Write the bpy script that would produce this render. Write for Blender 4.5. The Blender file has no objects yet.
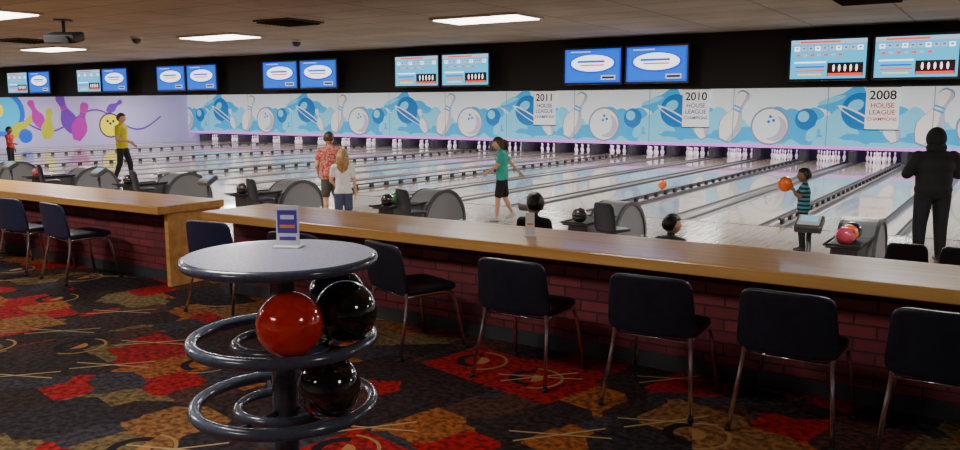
import bpy, bmesh, math, random
from mathutils import Vector, Matrix, Euler
random.seed(4)
SC=bpy.context.scene; COL=SC.collection
pi=math.pi
LZ=-.35          # lane / approach level
# ------------------------------------------------------------ materials
def new_mat(name):
    m=bpy.data.materials.new(name); m.use_nodes=True
    nt=m.node_tree; b=nt.nodes['Principled BSDF']; return m,nt,b
def mat(name,col,rough=.5,metal=0,em=None,es=0,spec=.5,coat=0,noise=0,nscale=8):
    m,nt,b=new_mat(name)
    b.inputs['Base Color'].default_value=(*col,1); b.inputs['Roughness'].default_value=rough
    b.inputs['Metallic'].default_value=metal; b.inputs['Specular IOR Level'].default_value=spec
    if coat: b.inputs['Coat Weight'].default_value=coat; b.inputs['Coat Roughness'].default_value=.05
    if em: b.inputs['Emission Color'].default_value=(*em,1); b.inputs['Emission Strength'].default_value=es
    if noise:
        tc=nt.nodes.new('ShaderNodeTexCoord'); n=nt.nodes.new('ShaderNodeTexNoise'); n.inputs['Scale'].default_value=nscale; n.inputs['Detail'].default_value=5
        r=nt.nodes.new('ShaderNodeValToRGB')
        r.color_ramp.elements[0].color=(*[c*(1-noise) for c in col],1); r.color_ramp.elements[1].color=(*[min(1,c*(1+noise)) for c in col],1)
        r.color_ramp.elements[0].position=.3; r.color_ramp.elements[1].position=.7
        nt.links.new(tc.outputs['Object'],n.inputs['Vector']); nt.links.new(n.outputs['Fac'],r.inputs['Fac']); nt.links.new(r.outputs['Color'],b.inputs['Base Color'])
    return m
def ramp(nt,stops,const=False):
    r=nt.nodes.new('ShaderNodeValToRGB'); cr=r.color_ramp
    if const: cr.interpolation='CONSTANT'
    cr.elements[0].position=stops[0][0]; cr.elements[0].color=(*stops[0][1],1)
    cr.elements[1].position=stops[1][0]; cr.elements[1].color=(*stops[1][1],1)
    for p,c in stops[2:]:
        e=cr.elements.new(p); e.color=(*c,1)
    return r
def mth(nt,op,a,b=None,c=None):
    n=nt.nodes.new('ShaderNodeMath'); n.operation=op
    for i,v in enumerate((a,b,c)):
        if v is None: continue
        if isinstance(v,(int,float)): n.inputs[i].default_value=v
        else: nt.links.new(v,n.inputs[i])
    return n.outputs[0]
def mixc(nt,f,a,b,mode='MIX'):
    n=nt.nodes.new('ShaderNodeMix'); n.data_type='RGBA'; n.blend_type=mode
    for i,v in ((0,f),(6,a),(7,b)):
        if isinstance(v,(int,float)): n.inputs[i].default_value=v
        elif isinstance(v,tuple): n.inputs[i].default_value=(*v,1)
        else: nt.links.new(v,n.inputs[i])
    return n.outputs[2]
def mapped(nt,scale=(1,1,1),rot=(0,0,0),loc=(0,0,0)):
    tc=nt.nodes.new('ShaderNodeTexCoord'); mp=nt.nodes.new('ShaderNodeMapping')
    mp.inputs['Scale'].default_value=scale; mp.inputs['Rotation'].default_value=rot; mp.inputs['Location'].default_value=loc
    nt.links.new(tc.outputs['Object'],mp.inputs['Vector']); return mp.outputs[0]
def carpet_mat():
    m,nt,b=new_mat('carpet'); L=nt.links
    v0=mapped(nt,rot=(0,0,.22))
    def vor(scale,rand,dist='CHEBYCHEV',loc=(0,0,0),rot=.22):
        v=nt.nodes.new('ShaderNodeTexVoronoi'); v.voronoi_dimensions='2D'; v.distance=dist
        v.inputs['Scale'].default_value=scale; v.inputs['Randomness'].default_value=rand
        L.new(mapped(nt,rot=(0,0,rot),loc=loc),v.inputs['Vector']); return v
    A=vor(3.1,.7); B=vor(2.1,.55,loc=(3.3,1.7,0))
    sa=nt.nodes.new('ShaderNodeSeparateColor'); L.new(A.outputs['Color'],sa.inputs[0])
    sb=nt.nodes.new('ShaderNodeSeparateColor'); L.new(B.outputs['Color'],sb.inputs[0])
    ra=ramp(nt,[(0,(.030,.020,.020)),(.20,(.30,.009,.012)),(.36,(.032,.020,.022)),(.48,(.27,.085,.022)),(.62,(.07,.03,.025)),(.70,(.15,.105,.045)),(.82,(.04,.036,.048))],True)
    rb=ramp(nt,[(0,(.03,.018,.018)),(.25,(.27,.009,.012)),(.40,(.04,.024,.024)),(.66,(.22,.10,.035)),(.8,(.028,.022,.028))],True)
    L.new(sa.outputs[0],ra.inputs[0]); L.new(sb.outputs[1],rb.inputs[0])
    sel=mth(nt,'GREATER_THAN',sb.outputs[2],.6)
    c=mixc(nt,sel,ra.outputs[0],rb.outputs[0])
    n=nt.nodes.new('ShaderNodeTexNoise'); n.inputs['Scale'].default_value=26; n.inputs['Detail'].default_value=3; L.new(v0,n.inputs['Vector'])
    rn=ramp(nt,[(.38,(.4,.4,.42)),(.62,(1.3,1.2,1.1))]); L.new(n.outputs['Fac'],rn.inputs[0])
    c=mixc(nt,1.0,c,rn.outputs[0],'MULTIPLY')
    C=vor(1.15,.9,'EUCLIDEAN',(7.1,2.2,0)); d=C.outputs['Distance']
    ring=mth(nt,'MULTIPLY',mth(nt,'GREATER_THAN',d,.20),mth(nt,'LESS_THAN',d,.222))
    disc=mth(nt,'LESS_THAN',d,.08)
    half=mth(nt,'MULTIPLY',mth(nt,'GREATER_THAN',d,.11),mth(nt,'LESS_THAN',d,.17))
    sc_=nt.nodes.new('ShaderNodeSeparateColor'); L.new(C.outputs['Color'],sc_.inputs[0])
    sb2=nt.nodes.new('ShaderNodeVectorMath'); sb2.operation='SUBTRACT'
    L.new(mapped(nt,rot=(0,0,.22),loc=(7.1,2.2,0)),sb2.inputs[0]); L.new(C.outputs['Position'],sb2.inputs[1])
    s3=nt.nodes.new('ShaderNodeSeparateXYZ'); L.new(sb2.outputs[0],s3.inputs[0])
    up=mth(nt,'GREATER_THAN',mth(nt,'ADD',s3.outputs[0],mth(nt,'MULTIPLY',s3.outputs[1],.6)),0)
    dn=mth(nt,'SUBTRACT',1,up)
    g1=mth(nt,'GREATER_THAN',sc_.outputs[0],.3)
    c=mixc(nt,mth(nt,'MULTIPLY',mth(nt,'MULTIPLY',ring,g1),up),c,(.30,.17,.06))
    c=mixc(nt,mth(nt,'MULTIPLY',mth(nt,'MULTIPLY',half,g1),dn),c,(.012,.008,.012))
    c=mixc(nt,mth(nt,'MULTIPLY',mth(nt,'MULTIPLY',disc,g1),up),c,(.34,.16,.05))
    D=vor(.95,.8,'EUCLIDEAN',(1.3,8.2,0),rot=.9)
    sub=nt.nodes.new('ShaderNodeVectorMath'); sub.operation='SUBTRACT'
    L.new(mapped(nt,rot=(0,0,.9),loc=(1.3,8.2,0)),sub.inputs[0]); L.new(D.outputs['Position'],sub.inputs[1])
    sx=nt.nodes.new('ShaderNodeSeparateXYZ'); L.new(sub.outputs[0],sx.inputs[0])
    x,y=sx.outputs[0],sx.outputs[1]
    ln=mth(nt,'LESS_THAN',mth(nt,'ABSOLUTE',y),.25)
    for k in (.22,-.3):
        l=mth(nt,'LESS_THAN',mth(nt,'ABSOLUTE',mth(nt,'MULTIPLY_ADD',y,k,x)),.008)
        c=mixc(nt,mth(nt,'MULTIPLY',l,ln),c,(.36,.25,.12))
    L.new(c,b.inputs['Base Color']); b.inputs['Roughness'].default_value=.95; b.inputs['Specular IOR Level'].default_value=.12
    bp=nt.nodes.new('ShaderNodeBump'); bp.inputs['Strength'].default_value=.4; bp.inputs['Distance'].default_value=.004
    n2=nt.nodes.new('ShaderNodeTexNoise'); n2.inputs['Scale'].default_value=220; L.new(v0,n2.inputs['Vector']); L.new(n2.outputs['Fac'],bp.inputs['Height']); L.new(bp.outputs[0],b.inputs['Normal'])
    return m
def wood_mat(name,c1,c2,rough,boards=.0,axis='Y',coat=0,scale=1):
    m,nt,b=new_mat(name); L=nt.links
    s=(14,.5,14) if axis=='Y' else (.5,14,14)
    n=nt.nodes.new('ShaderNodeTexNoise'); n.inputs['Scale'].default_value=1.0*scale; n.inputs['Detail'].default_value=6; L.new(mapped(nt,scale=s),n.inputs['Vector'])
    r=ramp(nt,[(.3,c1),(.7,c2)]); L.new(n.outputs['Fac'],r.inputs[0]); c=r.outputs[0]
    if boards:
        br=nt.nodes.new('ShaderNodeTexBrick'); br.inputs['Scale'].default_value=1
        br.inputs['Brick Width'].default_value=1.8; br.inputs['Row Height'].default_value=boards; br.inputs['Mortar Size'].default_value=.0015
        br.inputs['Color1'].default_value=(1,1,1,1); br.inputs['Color2'].default_value=(.74,.70,.66,1); br.inputs['Mortar'].default_value=(.55,.5,.45,1)
        L.new(mapped(nt,rot=(0,0,pi/2 if axis=='Y' else 0)),br.inputs['Vector'])
        c=mixc(nt,1.0,c,br.outputs['Color'],'MULTIPLY')
    L.new(c,b.inputs['Base Color']); b.inputs['Roughness'].default_value=rough
    if coat: b.inputs['Coat Weight'].default_value=coat; b.inputs['Coat Roughness'].default_value=.04
    return m
def brick_mat():
    m,nt,b=new_mat('counter_brick'); L=nt.links
    br=nt.nodes.new('ShaderNodeTexBrick'); br.inputs['Scale'].default_value=1; br.inputs['Brick Width'].default_value=.24; br.inputs['Row Height'].default_value=.075; br.inputs['Mortar Size'].default_value=.006
    br.inputs['Color1'].default_value=(.27,.045,.055,1); br.inputs['Color2'].default_value=(.15,.022,.035,1); br.inputs['Mortar'].default_value=(.06,.022,.03,1)
    tc=nt.nodes.new('ShaderNodeTexCoord'); sx=nt.nodes.new('ShaderNodeSeparateXYZ'); cx=nt.nodes.new('ShaderNodeCombineXYZ')
    L.new(tc.outputs['Object'],sx.inputs[0]); L.new(mth(nt,'ADD',sx.outputs[0],sx.outputs[1]),cx.inputs[0]); L.new(sx.outputs[2],cx.inputs[1]); L.new(cx.outputs[0],br.inputs['Vector'])
    L.new(br.outputs['Color'],b.inputs['Base Color']); b.inputs['Roughness'].default_value=.6
    bp=nt.nodes.new('ShaderNodeBump'); bp.inputs['Distance'].default_value=.006; bp.invert=True; L.new(br.outputs['Fac'],bp.inputs['Height']); L.new(bp.outputs[0],b.inputs['Normal'])
    return m
def ceiling_mat():
    m,nt,b=new_mat('ceiling_tile'); L=nt.links
    br=nt.nodes.new('ShaderNodeTexBrick'); br.offset=0; br.inputs['Scale'].default_value=1; br.inputs['Brick Width'].default_value=1.2; br.inputs['Row Height'].default_value=.6; br.inputs['Mortar Size'].default_value=.014
    br.inputs['Color1'].default_value=(.50,.485,.44,1); br.inputs['Color2'].default_value=(.44,.425,.385,1); br.inputs['Mortar'].default_value=(.27,.26,.24,1)
    L.new(mapped(nt),br.inputs['Vector'])
    n=nt.nodes.new('ShaderNodeTexNoise'); n.inputs['Scale'].default_value=1.2; n.inputs['Detail'].default_value=6; L.new(mapped(nt),n.inputs['Vector'])
    r=ramp(nt,[(.3,(.74,.72,.69)),(.7,(1,1,1))]); L.new(n.outputs['Fac'],r.inputs[0])
    L.new(mixc(nt,1.0,br.outputs['Color'],r.outputs[0],'MULTIPLY'),b.inputs['Base Color']); b.inputs['Roughness'].default_value=.9
    return m
def stripe_mat(name,c1,c2,freq=14):
    m,nt,b=new_mat(name); L=nt.links
    tc=nt.nodes.new('ShaderNodeTexCoord'); sx=nt.nodes.new('ShaderNodeSeparateXYZ'); L.new(tc.outputs['Object'],sx.inputs[0])
    f=mth(nt,'FRACT',mth(nt,'MULTIPLY',sx.outputs[2],freq)); L.new(mixc(nt,mth(nt,'GREATER_THAN',f,.5),c1,c2),b.inputs['Base Color']); b.inputs['Roughness'].default_value=.85
    return m
def blotch_mat(name,stops,scale,rough=.85,coat=0,detail=3,dist=0):
    m,nt,b=new_mat(name); n=nt.nodes.new('ShaderNodeTexNoise'); n.inputs['Scale'].default_value=scale; n.inputs['Detail'].default_value=detail; n.inputs['Distortion'].default_value=dist
    nt.links.new(mapped(nt),n.inputs['Vector']); r=ramp(nt,stops); nt.links.new(n.outputs['Fac'],r.inputs[0]); nt.links.new(r.outputs[0],b.inputs['Base Color'])
    b.inputs['Roughness'].default_value=rough
    if coat: b.inputs['Coat Weight'].default_value=coat; b.inputs['Coat Roughness'].default_value=.03
    return m
def emis(name,col,s):
    return mat(name,col,.6,em=col,es=s)
M_carpet=carpet_mat(); M_ceil=ceiling_mat(); M_brick=brick_mat()
M_lane=wood_mat('lane_maple',(.54,.44,.31),(.76,.65,.48),.16,boards=.027,coat=.6)
M_appr=wood_mat('approach_maple',(.48,.37,.27),(.68,.55,.43),.2,boards=.05,coat=.5)
M_oak=wood_mat('oak_laminate',(.58,.27,.07),(.78,.44,.14),.3,axis='X',coat=.25)
M_black=mat('black_paint',(.006,.006,.007),.7); M_gutter=mat('gutter_grey',(.07,.07,.08),.35)
M_cap=mat('cap_grey',(.18,.155,.14),.4); M_wall=mat('wall_paint',(.40,.37,.42),.8,noise=.06)
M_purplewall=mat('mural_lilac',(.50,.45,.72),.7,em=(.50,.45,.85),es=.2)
M_vinyl=mat('black_vinyl',(.010,.013,.024),.36,noise=.3,nscale=20); M_chrome=mat('chrome',(.80,.84,.9),.2,metal=1)
M_navy=mat('navy_vinyl',(.016,.024,.07),.38); M_grey=mat('hood_grey',(.20,.205,.22),.35); M_dgrey=mat('dark_grey',(.05,.052,.06),.4)
M_rack=mat('rack_enamel',(.08,.095,.14),.22,coat=.5,noise=.2,nscale=60)
M_top=blotch_mat('tabletop_laminate',[(.4,(.38,.38,.53)),(.6,(.50,.51,.66))],90,.3,coat=.25)
M_white=mat('white_plastic',(.8,.8,.8),.3); M_lamp=emis('lamp_panel',(1,.97,.9),9); M_frame=mat('lamp_frame',(.6,.6,.58),.5)
# ------------------------------------------------------------ mesh builder
class MB:
    def __init__(s): s.bm=bmesh.new(); s.mats=[]
    def mi(s,m):
        if m not in s.mats: s.mats.append(m)
        return s.mats.index(m)
    def _fin(s,verts,m,smooth=False):
        i=s.mi(m); fs=set()
        for v in verts:
            for f in v.link_faces: fs.add(f)
        for f in fs: f.material_index=i; f.smooth=smooth
        return verts
    def box(s,c,sz,m,rot=None,bev=0):
        M=Matrix.Translation(c)@(Euler(rot).to_matrix().to_4x4() if rot else Matrix())@Matrix.Diagonal((*sz,1))
        r=bmesh.ops.create_cube(s.bm,size=1,matrix=M); vs=r['verts']
        s._fin(vs,m)
        if bev:
            es=set(e for v in vs for e in v.link_edges)
            rr=bmesh.ops.bevel(s.bm,geom=list(es),offset=bev,segments=2,affect='EDGES',profile=.5)
            i=s.mi(m)
            for f in rr['faces']: f.material_index=i
    def cyl(s,p0,p1,r0,m,r1=None,seg=14,smooth=True):
        p0=Vector(p0);p1=Vector(p1);d=p1-p0; r1=r0 if r1 is None else r1
        M=Matrix.Translation((p0+p1)/2)@d.to_track_quat('Z','Y').to_matrix().to_4x4()
        r=bmesh.ops.create_cone(s.bm,cap_ends=True,segments=seg,radius1=r0,radius2=r1,depth=d.length,matrix=M)
        s._fin(r['verts'],m,smooth)
        for v in r['verts']:
            for f in v.link_faces:
                if len(f.verts)>4: f.smooth=False
    def sph(s,c,r,m,u=16,v=10,rot=None,fn=None):
        r=(r,r,r) if isinstance(r,(int,float)) else r
        M=Matrix.Translation(c)@(rot.to_matrix().to_4x4() if rot is not None else Matrix())@Matrix.Diagonal((*r,1))
        q=bmesh.ops.create_uvsphere(s.bm,u_segments=u,v_segments=v,radius=1)
        for w in q['verts']:
            if fn: w.co=Vector(fn(w.co))
            w.co=M@w.co
        s._fin(q['verts'],m,True)
    def sq(s,c,r,m,e1=.3,e2=.3,fn=None,u=32,v=16):
        q=bmesh.ops.create_uvsphere(s.bm,u_segments=u,v_segments=v,radius=1)
        sg=lambda a,e: math.copysign(abs(a)**e,a)
        for w in q['verts']:
            x,y,z=w.co; h=math.hypot(x,y); ph=math.atan2(z,h); th=math.atan2(y,x)
            cp=abs(math.cos(ph))**e1
            p=Vector((r[0]*cp*sg(math.cos(th),e2),r[1]*cp*sg(math.sin(th),e2),r[2]*sg(math.sin(ph),e1)))
            if fn: p=Vector(fn(p))
            w.co=p+Vector(c)
        s._fin(q['verts'],m,True)
    def tube(s,pts,r,m,seg=10,closed=False,cap=True):
        pts=[Vector(p) for p in pts]; n=len(pts); rings=[]; prev=None
        for i,p in enumerate(pts):
            a=pts[(i-1)%n] if (closed or i>0) else p; b=pts[(i+1)%n] if (closed or i<n-1) else p
            t=(b-a).normalized()
            if prev is None:
                up=Vector((0,0,1)) if abs(t.z)<.9 else Vector((1,0,0)); x=t.cross(up).normalized()
            else: x=(prev-t*prev.dot(t)).normalized()
            prev=x; y=t.cross(x)
            rr=r[i] if isinstance(r,(list,tuple)) else r
            rings.append([s.bm.verts.new(p+x*rr*math.cos(2*pi*k/seg)+y*rr*math.sin(2*pi*k/seg)) for k in range(seg)])
        mi=s.mi(m)
        for i in range(n if closed else n-1):
            A=rings[i];B=rings[(i+1)%n]
            for k in range(seg):
                f=s.bm.faces.new((A[k],A[(k+1)%seg],B[(k+1)%seg],B[k])); f.material_index=mi; f.smooth=True
        if not closed and cap:
            for R,rev in ((rings[0],True),(rings[-1],False)):
                f=s.bm.faces.new(R[::-1] if rev else R); f.material_index=mi
    def lathe(s,prof,c,m,seg=24,smooth=True):
        c=Vector(c); mi=s.mi(m); rings=[]
        for r,z in prof:
            if r<1e-5: rings.append([s.bm.verts.new(c+Vector((0,0,z)))])
            else: rings.append([s.bm.verts.new(c+Vector((r*math.cos(2*pi*k/seg),r*math.sin(2*pi*k/seg),z))) for k in range(seg)])
        for A,B in zip(rings,rings[1:]):
            for k in range(seg):
                k2=(k+1)%seg
                if len(A)==1 and len(B)==1: continue
                if len(A)==1: vs=(A[0],B[k2],B[k])
                elif len(B)==1: vs=(A[k],A[k2],B[0])
                else: vs=(A[k],A[k2],B[k2],B[k])
                f=s.bm.faces.new(vs); f.material_index=mi; f.smooth=smooth
    def torus(s,c,R,r,m,seg=48,sr=12):
        s.tube([(c[0]+R*math.cos(2*pi*i/seg),c[1]+R*math.sin(2*pi*i/seg),c[2]) for i in range(seg)],r,m,seg=sr,closed=True)
    def poly(s,pts,m):
        f=s.bm.faces.new([s.bm.verts.new(p) for p in pts]); f.material_index=s.mi(m)
    def prism(s,pts,vec,m):
        vec=Vector(vec); a=[s.bm.verts.new(p) for p in pts]; b=[s.bm.verts.new(Vector(p)+vec) for p in pts]; mi=s.mi(m)
        n=len(a); fs=[s.bm.faces.new(a[::-1]),s.bm.faces.new(b)]
        for i in range(n): fs.append(s.bm.faces.new((a[i],a[(i+1)%n],b[(i+1)%n],b[i])))
        for f in fs: f.material_index=mi
    def mesh(s,name,recalc=True):
        if recalc: bmesh.ops.recalc_face_normals(s.bm,faces=s.bm.faces)
        me=bpy.data.meshes.new(name); s.bm.to_mesh(me); s.bm.free()
        for m in s.mats: me.materials.append(m)
        return me
    def done(s,name,loc=(0,0,0),rz=0,parent=None,recalc=True):
        return put(s.mesh(name,recalc),name,loc,rz,parent)
def put(me,name,loc=(0,0,0),rz=0,parent=None,sc=1):
    o=bpy.data.objects.new(name,me); COL.objects.link(o); o.location=loc; o.rotation_euler=(0,0,rz); o.scale=(sc,sc,sc)
    if parent: o.parent=parent
    return o
def empty(name,loc=(0,0,0),rz=0):
    e=bpy.data.objects.new(name,None); COL.objects.link(e); e.location=loc; e.rotation_euler=(0,0,rz); e.empty_display_size=.2; return e
def boxobj(name,lo,hi,m):
    b=MB(); b.box([(a+c)/2 for a,c in zip(lo,hi)],[c-a for a,c in zip(lo,hi)],m); return b.done(name)
# ------------------------------------------------------------ room shell
XL,XR,YB,YF,CZ=-42,6,-4,35,2.72
boxobj('floor',(XL,YB,-.5),(XR,5.45,0),M_carpet)
boxobj('floor_seating',(XL,5.45,-.5),(XR,8.2,LZ),M_carpet)
boxobj('floor_approach',(XL,8.2,-.5),(XR,14.3,LZ),M_appr)
boxobj('floor_lanes',(XL,14.3,-.7),(XR,YF,LZ-.14),M_dgrey)
boxobj('ceiling',(XL,YB,CZ),(XR,YF,CZ+.1),M_ceil)
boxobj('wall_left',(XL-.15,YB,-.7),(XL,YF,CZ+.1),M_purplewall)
boxobj('wall_right',(XR,YB,-.7),(XR+.15,YF,CZ+.1),M_wall)
boxobj('wall_back',(XL-.15,YB-.15,-.7),(XR+.15,YB,CZ+.1),M_wall)
boxobj('wall_front',(XL-.15,YF,-.7),(XR+.15,YF+.15,CZ+.1),M_black)
boxobj('trim_bulkhead',(XL,12.1,1.92),(XR,12.5,CZ),M_black)
# ------------------------------------------------------------ lanes
def lane_mesh():
    b=MB(); Y0,Y1=14.3,33.7
    b.box((0,(Y0+Y1)/2,-.07),(1.07,Y1-Y0,.14),M_lane)
    for s in (-1,1):
        pts=[]
        for i in range(9):
            a=pi*i/8; pts.append((s*(.65-.115*math.cos(a)),-.012-.085*math.sin(a)))
        mi=b.mi(M_gutter)
        for (x0,z0),(x1,z1) in zip(pts,pts[1:]):
            f=b.bm.faces.new([b.bm.verts.new(p) for p in ((x0,Y0,z0),(x1,Y0,z1),(x1,Y1,z1),(x0,Y1,z0))]); f.material_index=mi; f.smooth=True
        b.box((s*.81,(Y0+Y1)/2,-.06),(.09,Y1-Y0,.13),M_cap)
        b.box((s*.65,Y0+.03,-.05),(.23,.06,.10),M_dgrey)
        b.box((s*.81,33.05,.2),(.09,1.4,.42),M_dgrey)
    b.box((0,Y0-.03,.0015),(1.71,.05,.003),M_dgrey)
    for i in range(-3,4):
        y=Y0+4.6-abs(i)*.25+.5; x=i*.135
        b.poly([(x-.02,y,.002),(x+.02,y,.002),(x,y+.15,.002)],M_dgrey)
    return b.mesh('bowling_lane',False)
LM=lane_mesh(); PX=[-1.6-3.42*k for k in range(-1,12)]
pinprof=[(0,0),(.026,0),(.033,.02),(.047,.06),(.0605,.115),(.055,.16),(.04,.2),(.027,.235),(.0228,.262),(.025,.29),(.031,.325),(.0323,.345),(.028,.365),(.016,.378),(0,.381)]
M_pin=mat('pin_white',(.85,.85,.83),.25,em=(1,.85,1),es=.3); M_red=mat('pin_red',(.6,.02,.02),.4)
b=MB()
for r in range(4):
    for i in range(r+1):
        x=(i-r/2)*.305; y=r*.264
        b.lathe(pinprof,(x,y,0),M_pin,12); b.lathe([(.0275,.236),(.0285,.237),(.0238,.255),(.0225,.255)],(x,y,0),M_red,12)
PM=b.mesh('bowling_pins')
for x in PX:
    for s in (-1,1):
        lx=x+s*.855
        put(LM,'bowling_lane',(lx,0,LZ)); put(PM,'bowling_pins',(lx,32.62,LZ+.0005))
boxobj('trim_pit_curtain',(XL,34.0,-.5),(XR,34.05,.4),mat('pit_curtain',(.04,.02,.07),.8))
M_strip=emis('tube_light',(.9,.7,1.0),12)
boxobj('trim_pit_lamp',(XL+.2,32.52,.16),(XR-.2,32.58,.19),M_strip)
b=MB(); M_glow=emis('mask_glow',(.62,.16,.70),1.0)
b.box(((XL+XR)/2,32.46,.165),(XR-XL,.06,.11),M_glow); b.done('trim_mask_lip')
M_rail=mat('rail_dark',(.035,.035,.04),.4)
b=MB()
b.box((0,23,.105),(.05,17,.03),M_rail)
for i in range(29): b.box((0,14.7+i*.59,.045),(.06,.12,.10),M_rail)
RM=b.mesh('bumper_rail')
for k in (0,1,3,5,7,9): put(RM,'bumper_rail',(-3.31-3.42*k,0,LZ))
# ------------------------------------------------------------ mask mural
YM=32.4
M_mw=mat('mural_white',(.72,.79,.84),.6,em=(.80,.88,1),es=.30); M_sky=mat('mural_sky',(.012,.38,.72),.6,em=(.0,.36,.85),es=.42)  # mural paints carry added emission so the mask wall looks brightly lit
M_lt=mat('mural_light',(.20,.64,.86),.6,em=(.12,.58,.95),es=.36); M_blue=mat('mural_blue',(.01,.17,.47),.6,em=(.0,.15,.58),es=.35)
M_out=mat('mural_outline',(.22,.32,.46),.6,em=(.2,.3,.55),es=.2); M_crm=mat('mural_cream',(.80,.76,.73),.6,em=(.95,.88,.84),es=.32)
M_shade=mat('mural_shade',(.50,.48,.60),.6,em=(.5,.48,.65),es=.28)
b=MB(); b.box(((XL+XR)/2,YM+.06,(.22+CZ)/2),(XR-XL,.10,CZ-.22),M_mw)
class Mural:
    def __init__(s,b,f): s.b=b; s.f=f; s.k=0
    def shp(s,pts,m):
        s.k+=1; e=.003+.0002*(s.k%80); s.b.poly([s.f(x,z,e) for x,z in pts],m)
    def ell(s,c,r,m,n=36,rot=0,lay=0):
        r=(r,r) if isinstance(r,(int,float)) else r
        s.shp([(c[0]+r[0]*math.cos(a)*math.cos(rot)-r[1]*math.sin(a)*math.sin(rot),c[1]+r[0]*math.cos(a)*math.sin(rot)+r[1]*math.sin(a)*math.cos(rot)) for a in [2*pi*i/n for i in range(n)]],m)
    def pin(s,c,h,tilt,m,w=1.35,band=None,shade=None):
        hw=[(0,.07),(.05,.09),(.15,.13),(.3,.159),(.42,.145),(.53,.1),(.62,.067),(.69,.06),(.76,.066),(.86,.085),(.91,.085),(.96,.068),(.99,.035)]
        def tr(x,z): x*=h*w; z=(z-.5)*h; return (c[0]+x*math.cos(tilt)+z*math.sin(tilt),c[1]-x*math.sin(tilt)+z*math.cos(tilt))
        s.shp([tr(q,z) for z,q in hw]+[tr(-q,z) for z,q in hw[::-1]],m)
        if shade: s.shp([tr(q*.97,z) for z,q in hw]+[tr(q*.45,z) for z,q in hw[::-1]],shade)
        if band:
            for z0,z1 in ((.60,.635),(.67,.705)): s.shp([tr(-.066,z0),tr(.066,z0),tr(.064,z1),tr(-.064,z1)],band)
mu=Mural(b,lambda x,z,e:(x,YM+.01-e,z))
nx=260
for i in range(nx):
    x0=XL+(XR-XL)*i/nx; x1=XL+(XR-XL)*(i+1)/nx
    w=lambda x: 1.02+.2*math.sin(x*2*pi/6.84)+.1*math.sin(x*2*pi/2.28+1)
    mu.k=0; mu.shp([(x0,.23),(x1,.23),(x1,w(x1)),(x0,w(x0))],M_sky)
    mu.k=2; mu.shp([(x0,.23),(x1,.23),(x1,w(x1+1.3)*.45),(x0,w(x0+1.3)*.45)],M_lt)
for j in range(-1,7):
    X=-2.5-6.84*j
    mu.k=5
    if X>XR+1: continue
    def blob(cx,cz,rx,rz,m,seed):
        mu.shp([(min(XR-.05,max(XL+.05,cx+rx*(1+.22*math.sin(3*a+seed)+.14*math.sin(7*a+seed*2))*math.cos(a))),max(.24,cz+rz*(1+.2*math.sin(4*a+seed)+.12*math.sin(9*a))*math.sin(a))) for a in [2*pi*i/48 for i in range(48)]],m)
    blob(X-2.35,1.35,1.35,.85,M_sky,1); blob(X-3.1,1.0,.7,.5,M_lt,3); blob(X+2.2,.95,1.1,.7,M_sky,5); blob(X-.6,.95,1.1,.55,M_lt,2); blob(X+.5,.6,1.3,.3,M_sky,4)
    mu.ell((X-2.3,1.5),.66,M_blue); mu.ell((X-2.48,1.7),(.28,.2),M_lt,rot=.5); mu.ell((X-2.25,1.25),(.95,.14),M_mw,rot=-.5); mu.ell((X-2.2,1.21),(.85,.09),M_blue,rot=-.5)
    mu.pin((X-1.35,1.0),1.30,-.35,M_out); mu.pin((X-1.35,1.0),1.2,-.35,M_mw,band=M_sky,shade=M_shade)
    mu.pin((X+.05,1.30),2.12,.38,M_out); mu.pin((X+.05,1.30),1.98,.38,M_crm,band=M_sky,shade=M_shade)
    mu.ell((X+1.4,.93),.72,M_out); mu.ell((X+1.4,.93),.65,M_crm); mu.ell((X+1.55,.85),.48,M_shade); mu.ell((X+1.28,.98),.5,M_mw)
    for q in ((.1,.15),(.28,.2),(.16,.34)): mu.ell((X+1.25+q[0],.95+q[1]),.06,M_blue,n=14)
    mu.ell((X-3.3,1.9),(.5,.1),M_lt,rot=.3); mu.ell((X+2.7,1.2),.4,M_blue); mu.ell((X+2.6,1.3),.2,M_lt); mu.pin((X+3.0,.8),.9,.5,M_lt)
    for sx in (X-3.42,X):
        mu.shp([(sx-.015,.23),(sx+.015,.23),(sx+.015,2.6),(sx-.015,2.6)],M_out)
b.done('wall_pin_mask',recalc=False)
b=MB(); mu=Mural(b,lambda y,z,e:(XL+e,y,z))
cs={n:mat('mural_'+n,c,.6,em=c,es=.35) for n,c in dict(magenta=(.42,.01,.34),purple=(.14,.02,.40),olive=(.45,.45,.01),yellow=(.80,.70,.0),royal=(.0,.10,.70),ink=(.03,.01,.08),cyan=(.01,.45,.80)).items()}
pt=[]
for i in range(40):
    y=20+i*.27; pt.append((y,.95+.55*math.sin(i*.33)))
mu.shp([(y,z+.05) for y,z in pt]+[(y,z-.05) for y,z in pt[::-1]],cs['purple'])
mu.ell((21.5,1.35),1.15,cs['royal']); mu.ell((21.5,1.35),.9,cs['cyan']); mu.ell((21.2,1.5),.4,cs['yellow'])
mu.pin((22.5,.7),1.6,.9,cs['olive']); mu.pin((23.2,1.3),1.5,-.4,cs['magenta']); mu.pin((23.8,.8),1.6,.15,cs['olive']); mu.pin((24.8,1.3),2.1,-.35,cs['purple'],band=cs['magenta']); mu.pin((25.6,.9),2.1,.3,cs['magenta'],band=cs['purple'])
mu.ell((27.3,.65),.68,cs['ink']); mu.ell((27.3,.65),.6,cs['yellow'])
for q in ((0,.1),(.18,.22),(-.16,.24)): mu.ell((27.3+q[0],.65+q[1]),.08,cs['ink'],n=12)
mu.pin((27.6,1.7),1.1,1.0,cs['purple']); mu.ell((22.6,.2),.35,cs['royal'])
b.done('wall_mural_painting',recalc=False)
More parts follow.
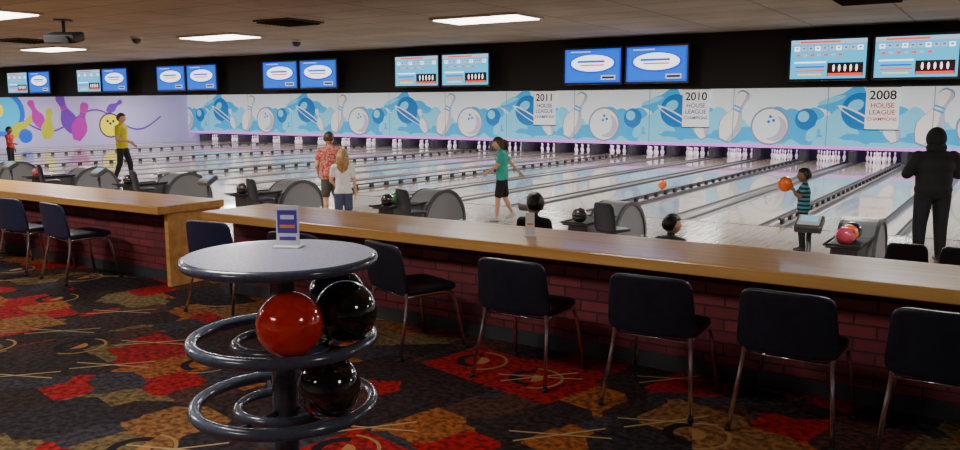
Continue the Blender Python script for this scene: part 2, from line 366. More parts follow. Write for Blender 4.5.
def text(body,size,m,loc,parent,rot=(pi/2,0,0)):
    c=bpy.data.curves.new(body+'_text','FONT'); c.body=body; c.size=size; c.align_x='CENTER'; c.align_y='CENTER'; c.extrude=.002; c.offset=.006*size/.4
    o=bpy.data.objects.new('text_'+body.lower().replace(' ','_'),c); COL.objects.link(o); o.location=loc; o.rotation_euler=rot; o.parent=parent; c.materials.append(m); return o
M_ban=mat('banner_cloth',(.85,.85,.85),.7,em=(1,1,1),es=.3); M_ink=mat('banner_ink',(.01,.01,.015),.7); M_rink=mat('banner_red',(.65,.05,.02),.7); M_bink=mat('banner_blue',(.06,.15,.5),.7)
for yr,x,mm in (('2008',-4.1,M_rink),('2010',-10.8,M_bink),('2011',-17.6,M_bink)):
    e=empty('year_banner',(x,YM-.08,1.6))
    b=MB(); b.box((0,0,0),(1.08,.015,1.5),M_ban); b.cyl((-.56,0,.75),(.56,0,.75),.02,M_dgrey); b.cyl((-.56,0,-.75),(.56,0,-.75),.02,M_dgrey)
    b.cyl((-.4,.02,.75),(-.4,.055,.80),.006,M_dgrey); b.cyl((.4,.02,.75),(.4,.055,.80),.006,M_dgrey)
    b.done('cloth',parent=e)
    text(yr,.44,M_ink,(0,-.012,.45),e)
    for i,t in enumerate(('HOUSE','LEAGUE','CHAMPIONS')): text(t,.24 if i<2 else .17,mm,(0,-.012,.1-i*.24),e)
# ------------------------------------------------------------ monitors
E_blue=emis('screen_blue',(.0,.045,.50),2.0); E_lb=emis('screen_lightblue',(.04,.40,.68),1.7); E_w=emis('screen_white',(.85,.9,1),2.0); E_r=emis('screen_red',(.75,.05,.02),1.8)
E_dk=emis('screen_dark',(.03,.01,.01),.6); E_bl2=emis('screen_cobalt',(.0,.10,.6),1.7); E_y=emis('screen_yellow',(.9,.6,.1),1.6); E_gr=emis('screen_grey',(.45,.5,.6),1.3)
M_case=mat('tv_case',(.012,.012,.014),.35)
def tv_mesh(kind):
    b=MB(); b.box((0,0,0),(1.0,.07,.57),M_case,bev=.008); b.box((0,.06,0),(.5,.08,.3),M_case); b.box((0,.14,.06),(.08,.12,.2),M_dgrey)
    b.box((0,.19,.1),(.3,.02,.3),M_dgrey)
    w,h=.94,.51
    def q(x,z,sx,sz,m,l): b.poly([(x-sx/2,-.036-l*.001,z-sz/2),(x+sx/2,-.036-l*.001,z-sz/2),(x+sx/2,-.036-l*.001,z+sz/2),(x-sx/2,-.036-l*.001,z+sz/2)],m)
    def el(x,z,rx,rz,m,l): b.poly([(x+rx*math.cos(2*pi*i/32),-.036-l*.001,z+rz*math.sin(2*pi*i/32)) for i in range(32)],m)
    if kind=='logo':
        q(0,0,w,h,E_blue,0); q(0,0,w*.94,h*.9,E_bl2,1); el(0,.03,.40,.15,E_blue,2); el(0,.04,.36,.125,E_w,3)
        q(-.02,.065,.46,.035,E_bl2,4); q(0,.01,.40,.022,E_r,4)
        q(.27,-.18,.24,.07,E_gr,2); q(.27,-.18,.20,.03,E_dk,3)
        q(-.2,.215,.34,.018,E_gr,2)
    else:
        q(0,0,w,h,E_lb,0); q(0,.225,w,.05,E_gr,1); q(-.1,.225,.5,.025,E_r,2)
        for i in range(10): q(-.39+i*.087,.14,.07,.06,E_gr if i%3 else E_w,1); q(-.39+i*.087,.145,.03,.02,E_bl2,2)
        for i in range(7): q(-.37+i*.087,.055,.05,.03,E_gr if i%2 else E_r,1)
        q(.22,-.135,.44,.17,E_dk,1)
        for i in range(5):
            el(.08+i*.07,-.12,.014,.045,E_w,2)
        q(.22,-.20,.42,.03,E_r,2)
        q(-.22,-.04,.40,.02,E_w,1); q(-.22,-.10,.36,.02,E_bl2,1); q(-.22,-.15,.38,.02,E_r,1); q(-.22,-.2,.3,.02,E_y,1)
    return b.mesh('television_'+kind,False)
TL,TS=tv_mesh('logo'),tv_mesh('score')
kinds={-1:'ss',0:'ss',1:'ll',2:'ss',3:'ll',4:'ll',5:'sl',6:'sl',7:'ll',8:'ss',9:'ll',10:'ss',11:'ll'}
for i,x in enumerate(PX):
    k=i-1; dx={5:.3,6:.5,7:.5}.get(k,0)
    for s,kd in zip((-1,1),kinds[k]):
        put(TL if kd=='l' else TS,'television',(x-.08+dx+s*.52,11.88,2.28))
# ------------------------------------------------------------ ceiling fixtures
def area(name,loc,sx,sy,p,col=(1,.94,.85),rot=(0,0,0)):
    l=bpy.data.lights.new(name,'AREA'); l.shape='RECTANGLE'; l.size=sx; l.size_y=sy; l.energy=p; l.color=col
    o=bpy.data.objects.new(name,l); COL.objects.link(o); o.location=loc; o.rotation_euler=rot; return o
b=MB(); b.box((0,0,-.012),(1.24,.64,.03),M_frame); b.box((0,0,-.03),(1.16,.56,.012),M_lamp)
TM=b.mesh('ceiling_troffer')
for (x,y,p) in [(-.6,8.6,65),(-5.5,8.6,75),(-10.3,8.6,75),(-15.0,8.7,75),(-19.8,8.6,75),(-24.6,8.6,75),(-29.4,8.6,75),(4.2,8.6,60),(-10.1,5.1,80),(-15.5,5.2,80),(-26,5.2,75),(-34,8.6,75),(-3.0,-1.5,25),(2.0,1.8,18),(-3.2,1.6,45),(-8.0,1.6,85),(-13.5,1.6,80)]:  # near-camera troffers are out of view, added to light the foreground carpet
    put(TM,'ceiling_troffer',(x,y,CZ)); a=area('troffer_light',(x,y,CZ-.06),1.1,.5,p)
for x in range(-39,6,6):  # unseen troffers and lights past the bulkhead, added to brighten the lanes
    for y,p in ((16,165),(22,150),(28,180)):
        put(TM,'ceiling_troffer',(x,y,CZ)); area('added_lane_light',(x,y,CZ-.06),1.15,.55,p,(1,.96,.93))
e=empty('ceiling_projector',(-10.0,5.95,CZ),.6)
b=MB(); b.cyl((0,0,0),(0,0,-.16),.02,M_black); b.box((0,0,-.22),(.38,.30,.11),M_black,rot=(.2,0,0),bev=.02); b.cyl((.1,-.14,-.25),(.1,-.20,-.27),.04,M_black); b.box((0,0,-.01),(.16,.16,.02),M_dgrey); b.done('projector_body',parent=e)
b=MB(); b.box((0,0,-.01),(.62,.62,.02),M_dgrey)
for i in range(9): b.box((0,-.26+i*.065,-.028),(.56,.03,.015),M_black,rot=(.5,0,0))
VM=b.mesh('ceiling_vent')
for p in ((-1.35,9.1),(-7.8,7.6),(-13.5,7.4)): put(VM,'ceiling_vent',(*p,CZ))
b=MB(); b.cyl((0,0,0),(0,0,-.03),.09,M_white); b.sph((0,0,-.04),.07,M_dgrey); DM=b.mesh('security_camera')
for p in ((-9.9,9.8),(-11.5,8.0)): put(DM,'security_camera',(*p,CZ))
# ------------------------------------------------------------ counters
def counter(x0,x1,endpanel):
    b=MB(); w=x1-x0; c=(x0+x1)/2
    b.box((c,4.975,.722),(w,.75,.075),M_oak,bev=.008)
    b.box((c,5.10,.345),(w-.12,.42,.69),M_brick)
    b.box((c,4.88,.05),(w-.12,.02,.1),M_dgrey)
    if endpanel: b.box((x1-.05,5.02,.345),(.05,.60,.69),M_oak)
    return b.done('bar_counter')
counter(-5.85,4.5,False); counter(-24,-6.45,True)
# ------------------------------------------------------------ chairs
def chair_mesh(vin):
    b=MB()
    b.sq((0,.02,.44),(.225,.215,.03),vin,.5,.3)
    def bend(p):
        return (p.x*(1-.12*(p.z/.17)*.5),p.y+.35*p.x*p.x*1.2-.16*(p.z+.17),p.z)
    b.sq((0,-.215,.595),(.24,.022,.165),vin,.28,.5,fn=bend,u=40,v=24)
    R=.0125
    for s in (-1,1):
        b.tube([(s*.255,-.27,0),(s*.225,-.20,.30),(s*.215,-.185,.40),(s*.21,-.2,.50),(s*.20,-.23,.65)],R,M_chrome)
        b.tube([(s*.255,.26,0),(s*.225,.20,.33),(s*.215,.17,.405),(s*.21,.10,.412),(s*.21,-.12,.412),(s*.215,-.19,.405)],R,M_chrome)
        b.cyl((s*.255,-.27,0),(s*.254,-.268,.025),.016,M_black); b.cyl((s*.255,.26,0),(s*.254,.258,.025),.016,M_black)
    b.tube([(-.215,.17,.40),(.215,.17,.40)],.009,M_chrome); b.tube([(-.215,-.16,.40),(.215,-.16,.40)],.009,M_chrome)
    return b.mesh('dining_chair')
CH=chair_mesh(M_vinyl); CN=chair_mesh(M_navy)
for x,y,r,m in [(-2.46,4.36,0,CH),(-1.60,4.36,.03,CH),(-.88,4.36,-.03,CH),(-.2,4.34,.02,CH),(.6,4.35,0,CH),(-3.42,4.42,-.35,CH),(-4.35,4.42,.1,CH),(-5.35,4.48,.1,CN),(-7.55,4.5,-.1,CN),(-8.35,4.5,.05,CN),(-9.15,4.5,.0,CN),(-10.0,4.5,-.1,CN),(-11,4.5,0,CN)]:
    put(m,'dining_chair',(x,y,0),r)
# ------------------------------------------------------------ pub table with ball racks
TX,TY=-2.13,2.00
e=empty('pub_table',(TX,TY,0))
b=MB(); b.lathe([(0,1.105),(.318,1.105),(.335,1.111),(.339,1.123),(.335,1.137),(.32,1.142)],(0,0,0),M_rack,72); b.lathe([(.322,1.1422),(.0,1.1422)],(0,0,0),M_top,72); b.done('tabletop',parent=e)
b=MB(); b.lathe([(0,0),(.27,0),(.27,.02),(.22,.045),(.06,.06),(.045,.09),(.045,1.07),(.10,1.09),(.14,1.11),(0,1.11)],(0,0,0),M_rack,40); b.done('pedestal',parent=e)
for i,z in enumerate((.84,.605)):
    b=MB(); b.torus((0,0,z),.311,.0225,M_rack,72,14); b.torus((0,0,z-.015),.165,.018,M_rack,56,12)
    for a in (0.5,0.5+2*pi/3,0.5+4*pi/3):
        c,s=math.cos(a),math.sin(a); b.tube([(.04*c,.04*s,z-.03),(.165*c,.165*s,z-.035),(.25*c,.25*s,z-.04),(.306*c,.306*s,z-.012)],.012,M_rack)
    b.done('ball_ring_%d'%(i+1),parent=e)
def ball_mesh(m,r=.1085):
    b=MB(); b.sph((0,0,0),r,m,48,32)
    for x,y in ((-.014,.02),(.014,.02),(0,-.035)):
        n=Vector((x/r,y/r,1)).normalized(); b.cyl(n*(r-.02),n*(r+.0006),.0125,M_black,seg=16)
    return b.mesh('bowling_ball')
BR=ball_mesh(blotch_mat('ball_red',[(.35,(.78,.02,.006)),(.65,(.92,.045,.015))],14,.12,coat=1,dist=1.5))
BK=ball_mesh(blotch_mat('ball_black',[(.45,(.006,.006,.008)),(.75,(.07,.05,.03))],9,.1,coat=1,dist=2))
BO=ball_mesh(mat('ball_orange',(.9,.14,.01),.15,coat=1)); BG=ball_mesh(mat('ball_green',(.05,.3,.06),.15,coat=1)); BP=ball_mesh(mat('ball_pink',(.6,.06,.12),.15,coat=1))
for m,z,a,rr in ((BR,.84,-38,.238),(BK,.84,20,.238),(BK,.84,80,.238),(BK,.605,-6,.238)):
    a=math.radians(a); o=put(m,'bowling_ball',(TX+rr*math.cos(a),TY+rr*math.sin(a),z+.1085)); o.rotation_euler=(2.1+z,.4,a)
M_card=mat('card_paper',(.75,.75,.8),.4); M_cpur=mat('card_purple',(.08,.04,.38),.4); M_cor=mat('card_orange',(.8,.25,.03),.4)
def tent(loc,rz,s=1,col=M_cpur,w=1):
    b=MB(); b.box((0,0,.004),(.09*s*w,.06*s,.008),M_white,bev=.002); b.box((0,0,.008+.065*s),(.075*s*w,.006,.13*s),M_card)
    for sg in (-1,1):
        y=sg*.0036; b.box((0,y,.085*s),(.064*s*w,.001,.075*s),col); b.box((0,y*1.2,.10*s),(.045*s*w,.001,.014*s),M_card); b.box((0,y*1.2,.07*s),(.05*s*w,.001,.01*s),M_cor); b.box((0,y,.03*s),(.055*s*w,.001,.012*s),col)
    b.done('table_card',loc,rz)
tent((TX-.075,TY+.11,1.1425),.5,1.12); tent((-2.80,4.95,.7605),.45,1.2,M_card,.7); tent((-11.2,4.95,.7605),.8,1.1)
# ------------------------------------------------------------ ball returns, consoles, bowler chairs
def ball_return():
    b=MB(); n=20; R=.6
    prof=[(R*math.cos(pi*i/n),R*.95*math.sin(pi*i/n)) for i in range(n+1)]
    b.prism([(-.22,y,z+.02) for y,z in prof],(.44,0,0),M_grey)
    prof2=[((R+.02)*math.cos(pi*i/n),(R+.02)*.95*math.sin(pi*i/n)) for i in range(n+1)]
    for x in (-.24,.20): b.prism([(x,y,z+.005) for y,z in prof2]+[(x,y*.9,z*.9+.005) for y,z in prof2[::-1]],(.04,0,0),M_dgrey)
    b.box((0,-.95,.22),(.30,.8,.36),M_dgrey,bev=.02)
    for x in (-.20,.20): b.tube([(x,-1.45,.42),(x,-.5,.42)],.015,M_black)
    b.tube([(-.20,-1.45,.42),(-.16,-1.55,.44),(.16,-1.55,.44),(.20,-1.45,.42)],.015,M_black)
    b.box((0,-.98,.395),(.36,.95,.02),M_black); b.box((0,-1.3,.1),(.06,.06,.28),M_dgrey); b.box((0,-1.3,.01),(.3,.3,.02),M_dgrey)
    return b.mesh('ball_return',True)
BRM=ball_return()
def bowler_chair():
    b=MB()
    b.sq((0,.03,.43),(.23,.22,.035),M_vinyl,.5,.3)
    b.sq((0,-.2,.66),(.22,.03,.24),M_vinyl,.3,.4,fn=lambda p:(p.x*(1-.25*max(0,p.z)/.24*.4),p.y+.7*p.x*p.x-.15*(p.z+.2),p.z),u=40,v=24)
    b.cyl((0,0,.03),(0,0,.41),.035,M_dgrey); b.lathe([(0,0),(.2,0),(.2,.015),(.05,.04),(0,.04)],(0,0,0),M_dgrey)
    return b.mesh('bowler_chair')
BC=bowler_chair()
M_scr=mat('console_screen',(.1,.3,.4),.2,em=(.3,.6,.8),es=.6); M_cons=mat('console_grey',(.38,.38,.40),.4)
def console():
    b=MB(); b.lathe([(0,0),(.16,0),(.16,.02),(.04,.035),(.03,.05),(.03,.6),(0,.6)],(0,0,0),M_dgrey)
    b.box((0,0,.66),(.30,.26,.09),M_dgrey,rot=(.5,0,0),bev=.02); b.box((0,-.02,.705),(.24,.19,.012),M_cons,rot=(.5,0,0)); b.box((0,0,.718),(.19,.10,.012),M_scr,rot=(.5,0,0))
    return b.mesh('scoring_console')
CM=console()
bal={1:[BP,BO,BK],2:[BK],3:[BK,BG],4:[BK],5:[BK],0:[BK,BR],6:[BP]}
for i,x in enumerate(PX[:10]):
    put(BRM,'ball_return',(x,11.55,LZ)); put(CM,'scoring_console',(x-.35 if i==1 else x-.62,10.0,LZ))
    if i!=1: put(BC,'bowler_chair',(x+.50,10.25,LZ),-.3,sc=.82)
    for j,bm_ in enumerate(bal.get(i,[BK])):
        o=put(bm_,'bowling_ball',(x,10.26+j*.235,LZ+.406+.1085)); o.rotation_euler=(j,i,0)
put(BC,'bowler_chair',(-.80,8.6,LZ),.1,sc=.85); put(BC,'bowler_chair',(-.32,8.6,LZ),-.1,sc=.85)
o=put(BO,'bowling_ball',(-7.25,19.4,LZ+.1085))
# ------------------------------------------------------------ people
SK1=mat('skin_light',(.60,.34,.24),.55); SK2=mat('skin_brown',(.22,.11,.065),.55)
M_eye=mat('eye_white',(.8,.8,.8),.3); M_iris=mat('iris',(.03,.015,.01),.2); M_lip=mat('lips',(.45,.14,.12),.5)
def remesh(b,name,vox,sm=6):
    me=b.mesh(name); o=bpy.data.objects.new('tmp',me); COL.objects.link(o)
    r=o.modifiers.new('r','REMESH'); r.mode='VOXEL'; r.voxel_size=vox
    s=o.modifiers.new('s','SMOOTH'); s.factor=.5; s.iterations=sm
    dg=bpy.context.evaluated_depsgraph_get(); dg.update()
    out=bpy.data.meshes.new_from_object(o.evaluated_get(dg)); out.name=name
    bpy.data.objects.remove(o); out.materials.clear()
    for p in out.polygons: p.use_smooth=True
    return out
def capsule(b,p0,r0,p1,r1,m):
    p0=Vector(p0);p1=Vector(p1)
    b.cyl(p0,p1,r0,m,r1=r1,seg=16); b.sph(p0,r0,m,14,10); b.sph(p1,r1,m,14,10)
def hand(name,parent,w,d,n,side,s,skin,curl=.35):
    w=Vector(w); d=Vector(d).normalized(); n=Vector(n); n=(n-d*n.dot(d)).normalized(); t=Vector(side); t=(t-d*t.dot(d)-n*t.dot(n)).normalized()
    b=MB(); pl=s*.5
    for k in (-1.2,-.4,.4,1.2): capsule(b,w+t*(k*s*.06),s*.075,w+d*pl+t*(k*s*.1),s*.068,skin)
    for i,(off,ln) in enumerate(((1.45,.40),(.5,.46),(-.5,.43),(-1.4,.33))):
        p=w+d*pl*.95+t*(off*s*.1); dd=d
        for q in range(3):
            L=ln*s*(.45,.32,.23)[q]; ang=curl*(.6+q*.7); dd=(d*math.cos(ang)+n*math.sin(ang)).normalized(); p2=p+dd*L
            capsule(b,p,s*(.047-.004*q),p2,s*(.043-.004*q),skin); p=p2
    p=w+d*(pl*.25)+t*(s*.13)
    for q in range(3):
        dd=(d*.75+t*(.75-.25*q)+n*(.3+.2*q)).normalized(); p2=p+dd*s*(.2,.17,.13)[q]
        capsule(b,p,s*(.06-.006*q),p2,s*(.054-.006*q),skin); p=p2
    me=remesh(b,name,s*.022,2); me.materials.append(skin); o=put(me,name,parent=parent); return o
BASE=dict(pel=(0,0,.53),waist=(0,0,.61),chest=(0,0,.725),neck=(0,-.008,.835),head=(0,.012,.928),
  shL=(-.102,0,.80),elL=(-.132,-.015,.63),wrL=(-.14,.025,.485),shR=(.102,0,.80),elR=(.132,-.015,.63),wrR=(.14,.025,.485),
  hiL=(-.052,0,.505),knL=(-.058,.012,.28),anL=(-.06,-.012,.045),hiR=(.052,0,.505),knR=(.058,.012,.28),anR=(.06,-.012,.045))
def person(name,loc,heading,H,skin,shirt,pants,shoe,hairm,J=None,sleeve='short',legs='long',hair='short',hyaw=0,hpitch=0,hs=1.0,fat=1.0,hands=None,toe=None,curl=.35,hem=-.004,bulk=.005,legw=1.0):
    e=empty(name,loc,heading); j={k:Vector(v)*H for k,v in BASE.items()}
    for k,v in (J or {}).items(): j[k]=Vector(v)*H
    f=fat
    b=MB(); S=skin; seg=[]
    def cap(a,ra,c,rc,tag): capsule(b,a,ra*H,c,rc*H,S); seg.append((Vector(a),Vector(c),tag))
    up=(j['neck']-j['pel']).normalized(); q=Vector((0,0,1)).rotation_difference(up)
    b.sph(j['chest'],(.098*H*f,.064*H*f,.105*H),S,24,16,q); b.sph(j['waist'],(.082*H*f,.06*H*f,.10*H),S,24,16,q); b.sph(j['pel'],(.086*H*f,.064*H*f,.062*H),S,24,16,q)
    b.sph(j['pel'].lerp(j['chest'],.5),(.091*H*f,.064*H*f,.17*H),S,24,16,q)
    if hem<-.02: b.sph(j['pel'].lerp(j['waist'],.3),(.094*H*f,.07*H*f,.085*H),S,24,16,q)
    seg.append((j['waist'],j['neck']-up*.03*H,'torso')); seg.append((j['pel']-up*.02*H,j['pel']+up*.028*H,'pelvis'))
    capsule(b,j['shL'],.036*H,j['neck']-up*.02*H,.04*H,S); capsule(b,j['shR'],.036*H,j['neck']-up*.02*H,.04*H,S)
    seg.append((j['shL'],j['shR'],'torso'))
    cap(j['neck']-up*.01*H,.031,j['head'],.029,'neck')
    ex=bulk if sleeve=='long' else 0; lx=.007 if legs=='long' else 0
    for s in 'LR':
        a,el,w=j['sh'+s],j['el'+s],j['wr'+s]
        cap(a,.031+ex,el,.023+ex,'ua'); cap(el,.0235+ex,w,.0155+ex*.8,'fa')
        if sleeve=='short': cap(a,.038,a.lerp(el,.55),.034,'sleeve')
        h,k,an=j['hi'+s],j['kn'+s],j['an'+s]
        cap(h,(.050+lx*.6)*legw,k,(.033+lx)*legw,'th')
        cap(k,(.0335+lx)*legw,an,(.0195+lx*1.4)*legw,'ca')
        c=k.lerp(an,.3); b.sph(c-Vector((0,.008*H,0)),.031*H,S,12,8)
        if legs=='short': cap(h,.058,h.lerp(k,.82),.05,'shorts')
        t=Vector((toe or {}).get(s,(0,1,0))).normalized()
        heel=an-t*.018*H-Vector((0,0,.022*H)); tp=an+t*.085*H-Vector((0,0,.024*H)); cap(heel,.024,tp,.0195,'foot'); capsule(b,an,.022*H,an+t*.04*H-Vector((0,0,.014*H)),.022*H,S)
    me=remesh(b,'body',max(.0085,.0075*H),5)
    for m in (skin,shirt,pants,shoe): me.materials.append(m)
    for p in me.polygons:
        c=p.center; best=9;bt=None;bu=0
        for a,d,tag in seg:
            v=d-a; L=v.length_squared; u=max(0,min(1,(c-a).dot(v)/L)) if L>0 else 0; dd=(c-(a+v*u)).length
            rr={'torso':.075,'pelvis':.075,'th':.045,'ca':.03,'ua':.028,'fa':.02,'foot':.022,'neck':.03,'sleeve':.037,'shorts':.055}[tag]*H
            if tag in('torso','pelvis'): rr*=f
            dd-=rr
            if dd<best: best=dd;bt=tag;bu=u
        mi=0
        if bt in('torso','sleeve'): mi=1
        elif bt=='ua': mi=1 if (sleeve=='long' or (sleeve=='short' and bu<.6)) else 0
        elif bt=='fa': mi=1 if (sleeve=='long' and bu<.93) else 0
        elif bt in('pelvis','shorts'): mi=2
        elif bt=='th': mi=2 if (legs=='long' or bu<.85) else 0
        elif bt=='ca': mi=2 if (legs=='long' and bu<.95) else (3 if bu>.93 else 0)
        elif bt=='foot': mi=3
        if bt in('torso','pelvis') or (hem<-.02 and bt in('th','shorts')):
            if (c-j['pel']).dot(up)>hem*H: mi=1
            elif bt!='th' or legs=='long': mi=2
        p.material_index=mi
    put(me,'body',parent=e)
    hh=.069*H*hs; hc=j['head']+up*(hh-.069*H)*.6
    R=Euler((hpitch,0,hyaw)).to_matrix().to_4x4(); T=Matrix.Translation(hc)@R@Matrix.Diagonal((hh,hh,hh,1))
    def shape(p):
        x,y,z=p
        w=.76
        if z<0: w*=1-.30*z*z
        X=x*w; Y=y*.92
        if z<0 and y<0: Y*=1+.25*z
        g=lambda cx,cz,s:math.exp(-((x-cx)**2+(z-cz)**2)/s)
        if y>0:
            Y+=.20*g(0,-.18,.016)+.08*g(0,-.02,.02)-.07*g(.3,.05,.02)-.07*g(-.3,.05,.02)+.05*g(0,-.5,.03)+.07*g(0,-.85,.05)
        return (X,Y,z)
    b=MB(); b.sph((0,0,0),1,S,56,40,fn=shape)
    for s in (-1,1):
        b.sph((s*.74,-.08,-.08),(.07,.15,.2),S,10,8)
        b.sph((s*.27,.775,.05),(.12,.07,.06),M_eye,12,8); b.sph((s*.27,.835,.05),(.045,.02,.045),M_iris,8,6)
        b.sph((s*.27,.84,.2),(.15,.035,.025),hairm,8,6)
    b.sph((0,.83,-.47),(.2,.05,.04),M_lip,12,6)
    o=b.done('head',parent=e,recalc=False); o.data.transform(T)
    b=MB()
    def hairf(p):
        x,y,z=p; q=shape(p)
        line=(.42 if y>.3 else .42-(.3-y)*1.6)
        if hair=='hood': line=(.72 if y>.45 else -9)
        elif hair=='short': line=max(line,-.55)
        else: line=max(line,-.95)
        t=max(0,min(1,(z-line)/.16+.3)); k=.93+t*(.19 if hair!='hood' else .36)
        if hair!='hood': k+=t*(.02*math.sin(x*23+z*7)+.018*math.sin(y*29+x*11))
        return (q[0]*k,q[1]*k if y<0 else (y*.92)*k,q[2]*k)
    b.sph((0,0,0),1,hairm if hair!='hood' else shirt,56,40,fn=hairf)
    if hair=='long':
        for k in range(-4,5):
            a=k*.28; x=.78*math.sin(a); y=-.95*math.cos(a)
            b.tube([(x*.9,y*.85,.3),(x*1.05,y*1.05,-.3),(x*1.05,y*1.05,-1.2),(x*.95,y*.98+.03*math.sin(k),-2.1),(x*.8,y*.9,-2.7-.12*(k%2))],[.2,.25,.25,.2,.05],hairm,8)
    if hair=='pony':
        b.sph((0,-1.05,.35),(.2,.2,.2),hairm,10,8); b.tube([(0,-1.1,.35),(0,-1.4,.1),(0,-1.4,-.5),(0,-1.25,-1.1)],[.14,.24,.2,.04],hairm,10)
    if hair=='hood':
        b.sph((0,-.2,-.95),(1.05,.85,.75),shirt,24,16)
    o=b.done('hair' if hair!='hood' else 'hood',parent=e,recalc=False); o.data.transform(T)
    for s in 'LR':
        w,el=j['wr'+s],j['el'+s]; d=(w-el).normalized(); sg=-1 if s=='L' else 1
        hd=(hands or {}).get(s); n=Vector((-sg,0,0)); side=Vector((0,1,.2))
        if hd: d=Vector(hd[0]); n=Vector(hd[1]); side=Vector(hd[2])
        hand('hand_'+s.lower(),e,w-d.normalized()*.006*H,d,n,side,.105*H*(1 if hs<1.1 else .95),skin,curl)
    return e
def cloth(n,c,r=.85): return mat(n,c,r,noise=.12,nscale=30)
BLK=cloth('black_cloth',(.008,.008,.009)); JEAN=cloth('dark_denim',(.010,.011,.016)); SHOE=mat('shoe_white',(.55,.55,.55),.5); SHB=mat('shoe_dark',(.03,.03,.03),.5)
HB=mat('hair_black',(.008,.006,.005),.45); HBR=mat('hair_brown',(.06,.03,.015),.45); HBL=blotch_mat('hair_blond',[(.3,(.20,.10,.035)),(.7,(.50,.30,.12))],30,.5)
person('child_in_red_shirt',(-27.0,14.0,LZ),math.radians(-60),1.36,SK2,cloth('red_cloth',(.55,.012,.015)),BLK,SHB,HB,J=dict(elR=(.13,.05,.65),wrR=(.10,.17,.62)),hs=1.15)
person('man_in_yellow_polo',(-20.0,13.3,LZ),math.radians(-62),1.84,SK1,cloth('yellow_cloth',(.55,.48,.02)),JEAN,SHB,HBR,
  J=dict(elR=(.14,.0,.63),wrR=(.10,.13,.60),elL=(-.13,-.03,.63),wrL=(-.12,.10,.55),knL=(-.05,.08,.285),anL=(-.055,.09,.045),knR=(.05,-.02,.28),anR=(.055,-.11,.055)),fat=1.15,hem=-.03)
HAW=blotch_mat('hawaiian_cloth',[(.35,(.38,.03,.025)),(.5,(.46,.08,.06)),(.56,(.58,.36,.30)),(.66,(.34,.04,.035))],22,.85)
person('man_in_patterned_shirt',(-9.88,10.5,LZ),math.radians(52),1.60,SK1,HAW,cloth('olive_cloth',(.07,.065,.055)),SHB,HBR,
  J=dict(neck=(0,.04,.825),head=(0,.075,.915),chest=(0,.02,.72),shL=(-.105,.03,.79),shR=(.105,.03,.79),elL=(-.15,.0,.63),wrL=(-.12,.09,.53),elR=(.145,.02,.62),wrR=(.10,.14,.56)),legs='short',fat=1.25,hyaw=-.5,hpitch=-.2,hem=-.05)
person('girl_with_long_hair',(-8.78,9.6,LZ),math.radians(40),1.34,SK1,cloth('white_cloth',(.72,.72,.72)),cloth('blue_denim',(.05,.07,.14)),SHOE,HBL,
  J=dict(elL=(-.14,.03,.64),wrL=(-.12,.13,.60)),sleeve='short',legs='short',hair='long',hs=1.12,hem=-.03)
person('girl_in_teal_shirt',(-7.55,12.34,LZ),math.radians(112),1.48,SK1,cloth('teal_cloth',(.03,.42,.34)),BLK,SHOE,HBR,
  J=dict(neck=(0,.02,.83),head=(0,.045,.92),elL=(-.12,.05,.66),wrL=(-.10,.15,.60),elR=(.135,-.09,.68),wrR=(.13,-.19,.575),
    knL=(-.05,.04,.28),anL=(-.045,.055,.045),knR=(.05,-.03,.275),anR=(.05,-.12,.09)),toe=dict(R=(0,.9,-.35)),legs='short',hair='pony',hs=1.08,hpitch=-.15,fat=1.08,hem=-.03)
STR=stripe_mat('striped_cloth',(.012,.02,.05),(.05,.30,.33),17)
e=person('boy_holding_ball',(-2.42,11.95,LZ),math.radians(108),1.14,SK2,STR,BLK,SHB,HB,
  J=dict(elL=(-.15,.07,.68),wrL=(-.135,.13,.77),elR=(.15,.07,.68),wrR=(.135,.13,.77)),hs=1.22,
  hands=dict(L=((.35,.75,.25),(1,.2,.1),(.2,0,1)),R=((-.35,.75,.25),(-1,.2,.1),(-.2,0,1))),curl=.55,fat=1.15,hem=-.03)
o=put(BO,'held_bowling_ball',(0,.205*1.14+.02,.825*1.14),parent=e)
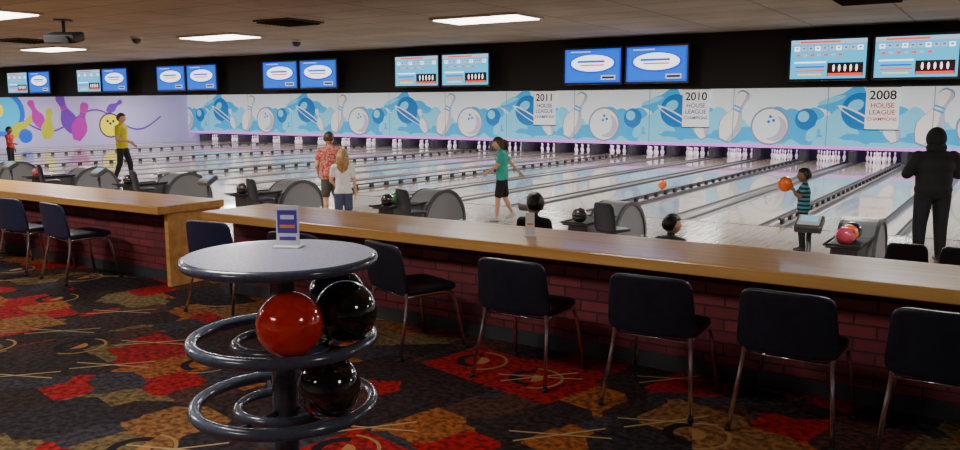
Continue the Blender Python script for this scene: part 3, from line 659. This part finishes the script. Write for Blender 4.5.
person('man_in_black_hoodie',(-.87,12.07,LZ),math.radians(28),1.72,SK2,BLK,JEAN,SHB,HB,
  J=dict(shL=(-.125,0,.795),shR=(.125,0,.795),elL=(-.185,.03,.665),wrL=(-.07,.14,.70),elR=(.185,.03,.665),wrR=(.07,.14,.70),hiL=(-.065,0,.505),hiR=(.065,0,.505),knL=(-.075,.01,.28),knR=(.075,.01,.28),anL=(-.08,-.01,.045),anR=(.08,-.01,.045)),sleeve='long',hair='hood',fat=1.45,
  hands=dict(L=((.8,.3,.3),(0,-1,0),(0,0,1)),R=((-.8,.3,.3),(0,-1,0),(0,0,1))),curl=.6,hem=-.06,bulk=.017,legw=1.25)
def seated(name,loc,hd,H,skin,shirt,hairm,yaw,hair='short'):
    p=(.42+.035)/H+.03; dz=p-.53
    J={k:(v[0],v[1],v[2]+dz) for k,v in BASE.items()}
    for s,g in (('L',-1),('R',1)):
        J['hi'+s]=(g*.055,.02,p-.01); J['kn'+s]=(g*.065,.24,p+.0); J['an'+s]=(g*.065,.26,p-.235 if p-.235>.045 else .045)
        J['el'+s]=(g*.13,.03,.64+dz); J['wr'+s]=(g*.08,.15,.58+dz)
    person(name,loc,hd,H,skin,shirt,JEAN,SHB,hairm,J=J,hs=1.18,hyaw=yaw,hair=hair)
    put(BC,'bowler_chair',(loc[0]+.0,loc[1]-.03,LZ),hd,sc=.9)
seated('seated_child',(-4.01,7.17,LZ),.1,1.34,SK1,BLK,HB,.9)
seated('seated_child',(-2.58,7.16,LZ),-.1,1.12,SK1,cloth('grey_cloth',(.05,.05,.06)),HB,-.7)
# ------------------------------------------------------------ world, camera
w=bpy.data.worlds.new('world'); SC.world=w; w.use_nodes=True; w.node_tree.nodes['Background'].inputs[0].default_value=(.05,.05,.06,1); w.node_tree.nodes['Background'].inputs[1].default_value=.3
cam=bpy.data.objects.new('camera',bpy.data.cameras.new('camera')); COL.objects.link(cam); SC.camera=cam
cam.data.sensor_width=36; cam.data.lens=825/960*36; cam.location=(0,0,1.65); cam.rotation_euler=(pi/2-math.atan(118/825),0,math.radians(33)); cam.data.clip_end=200
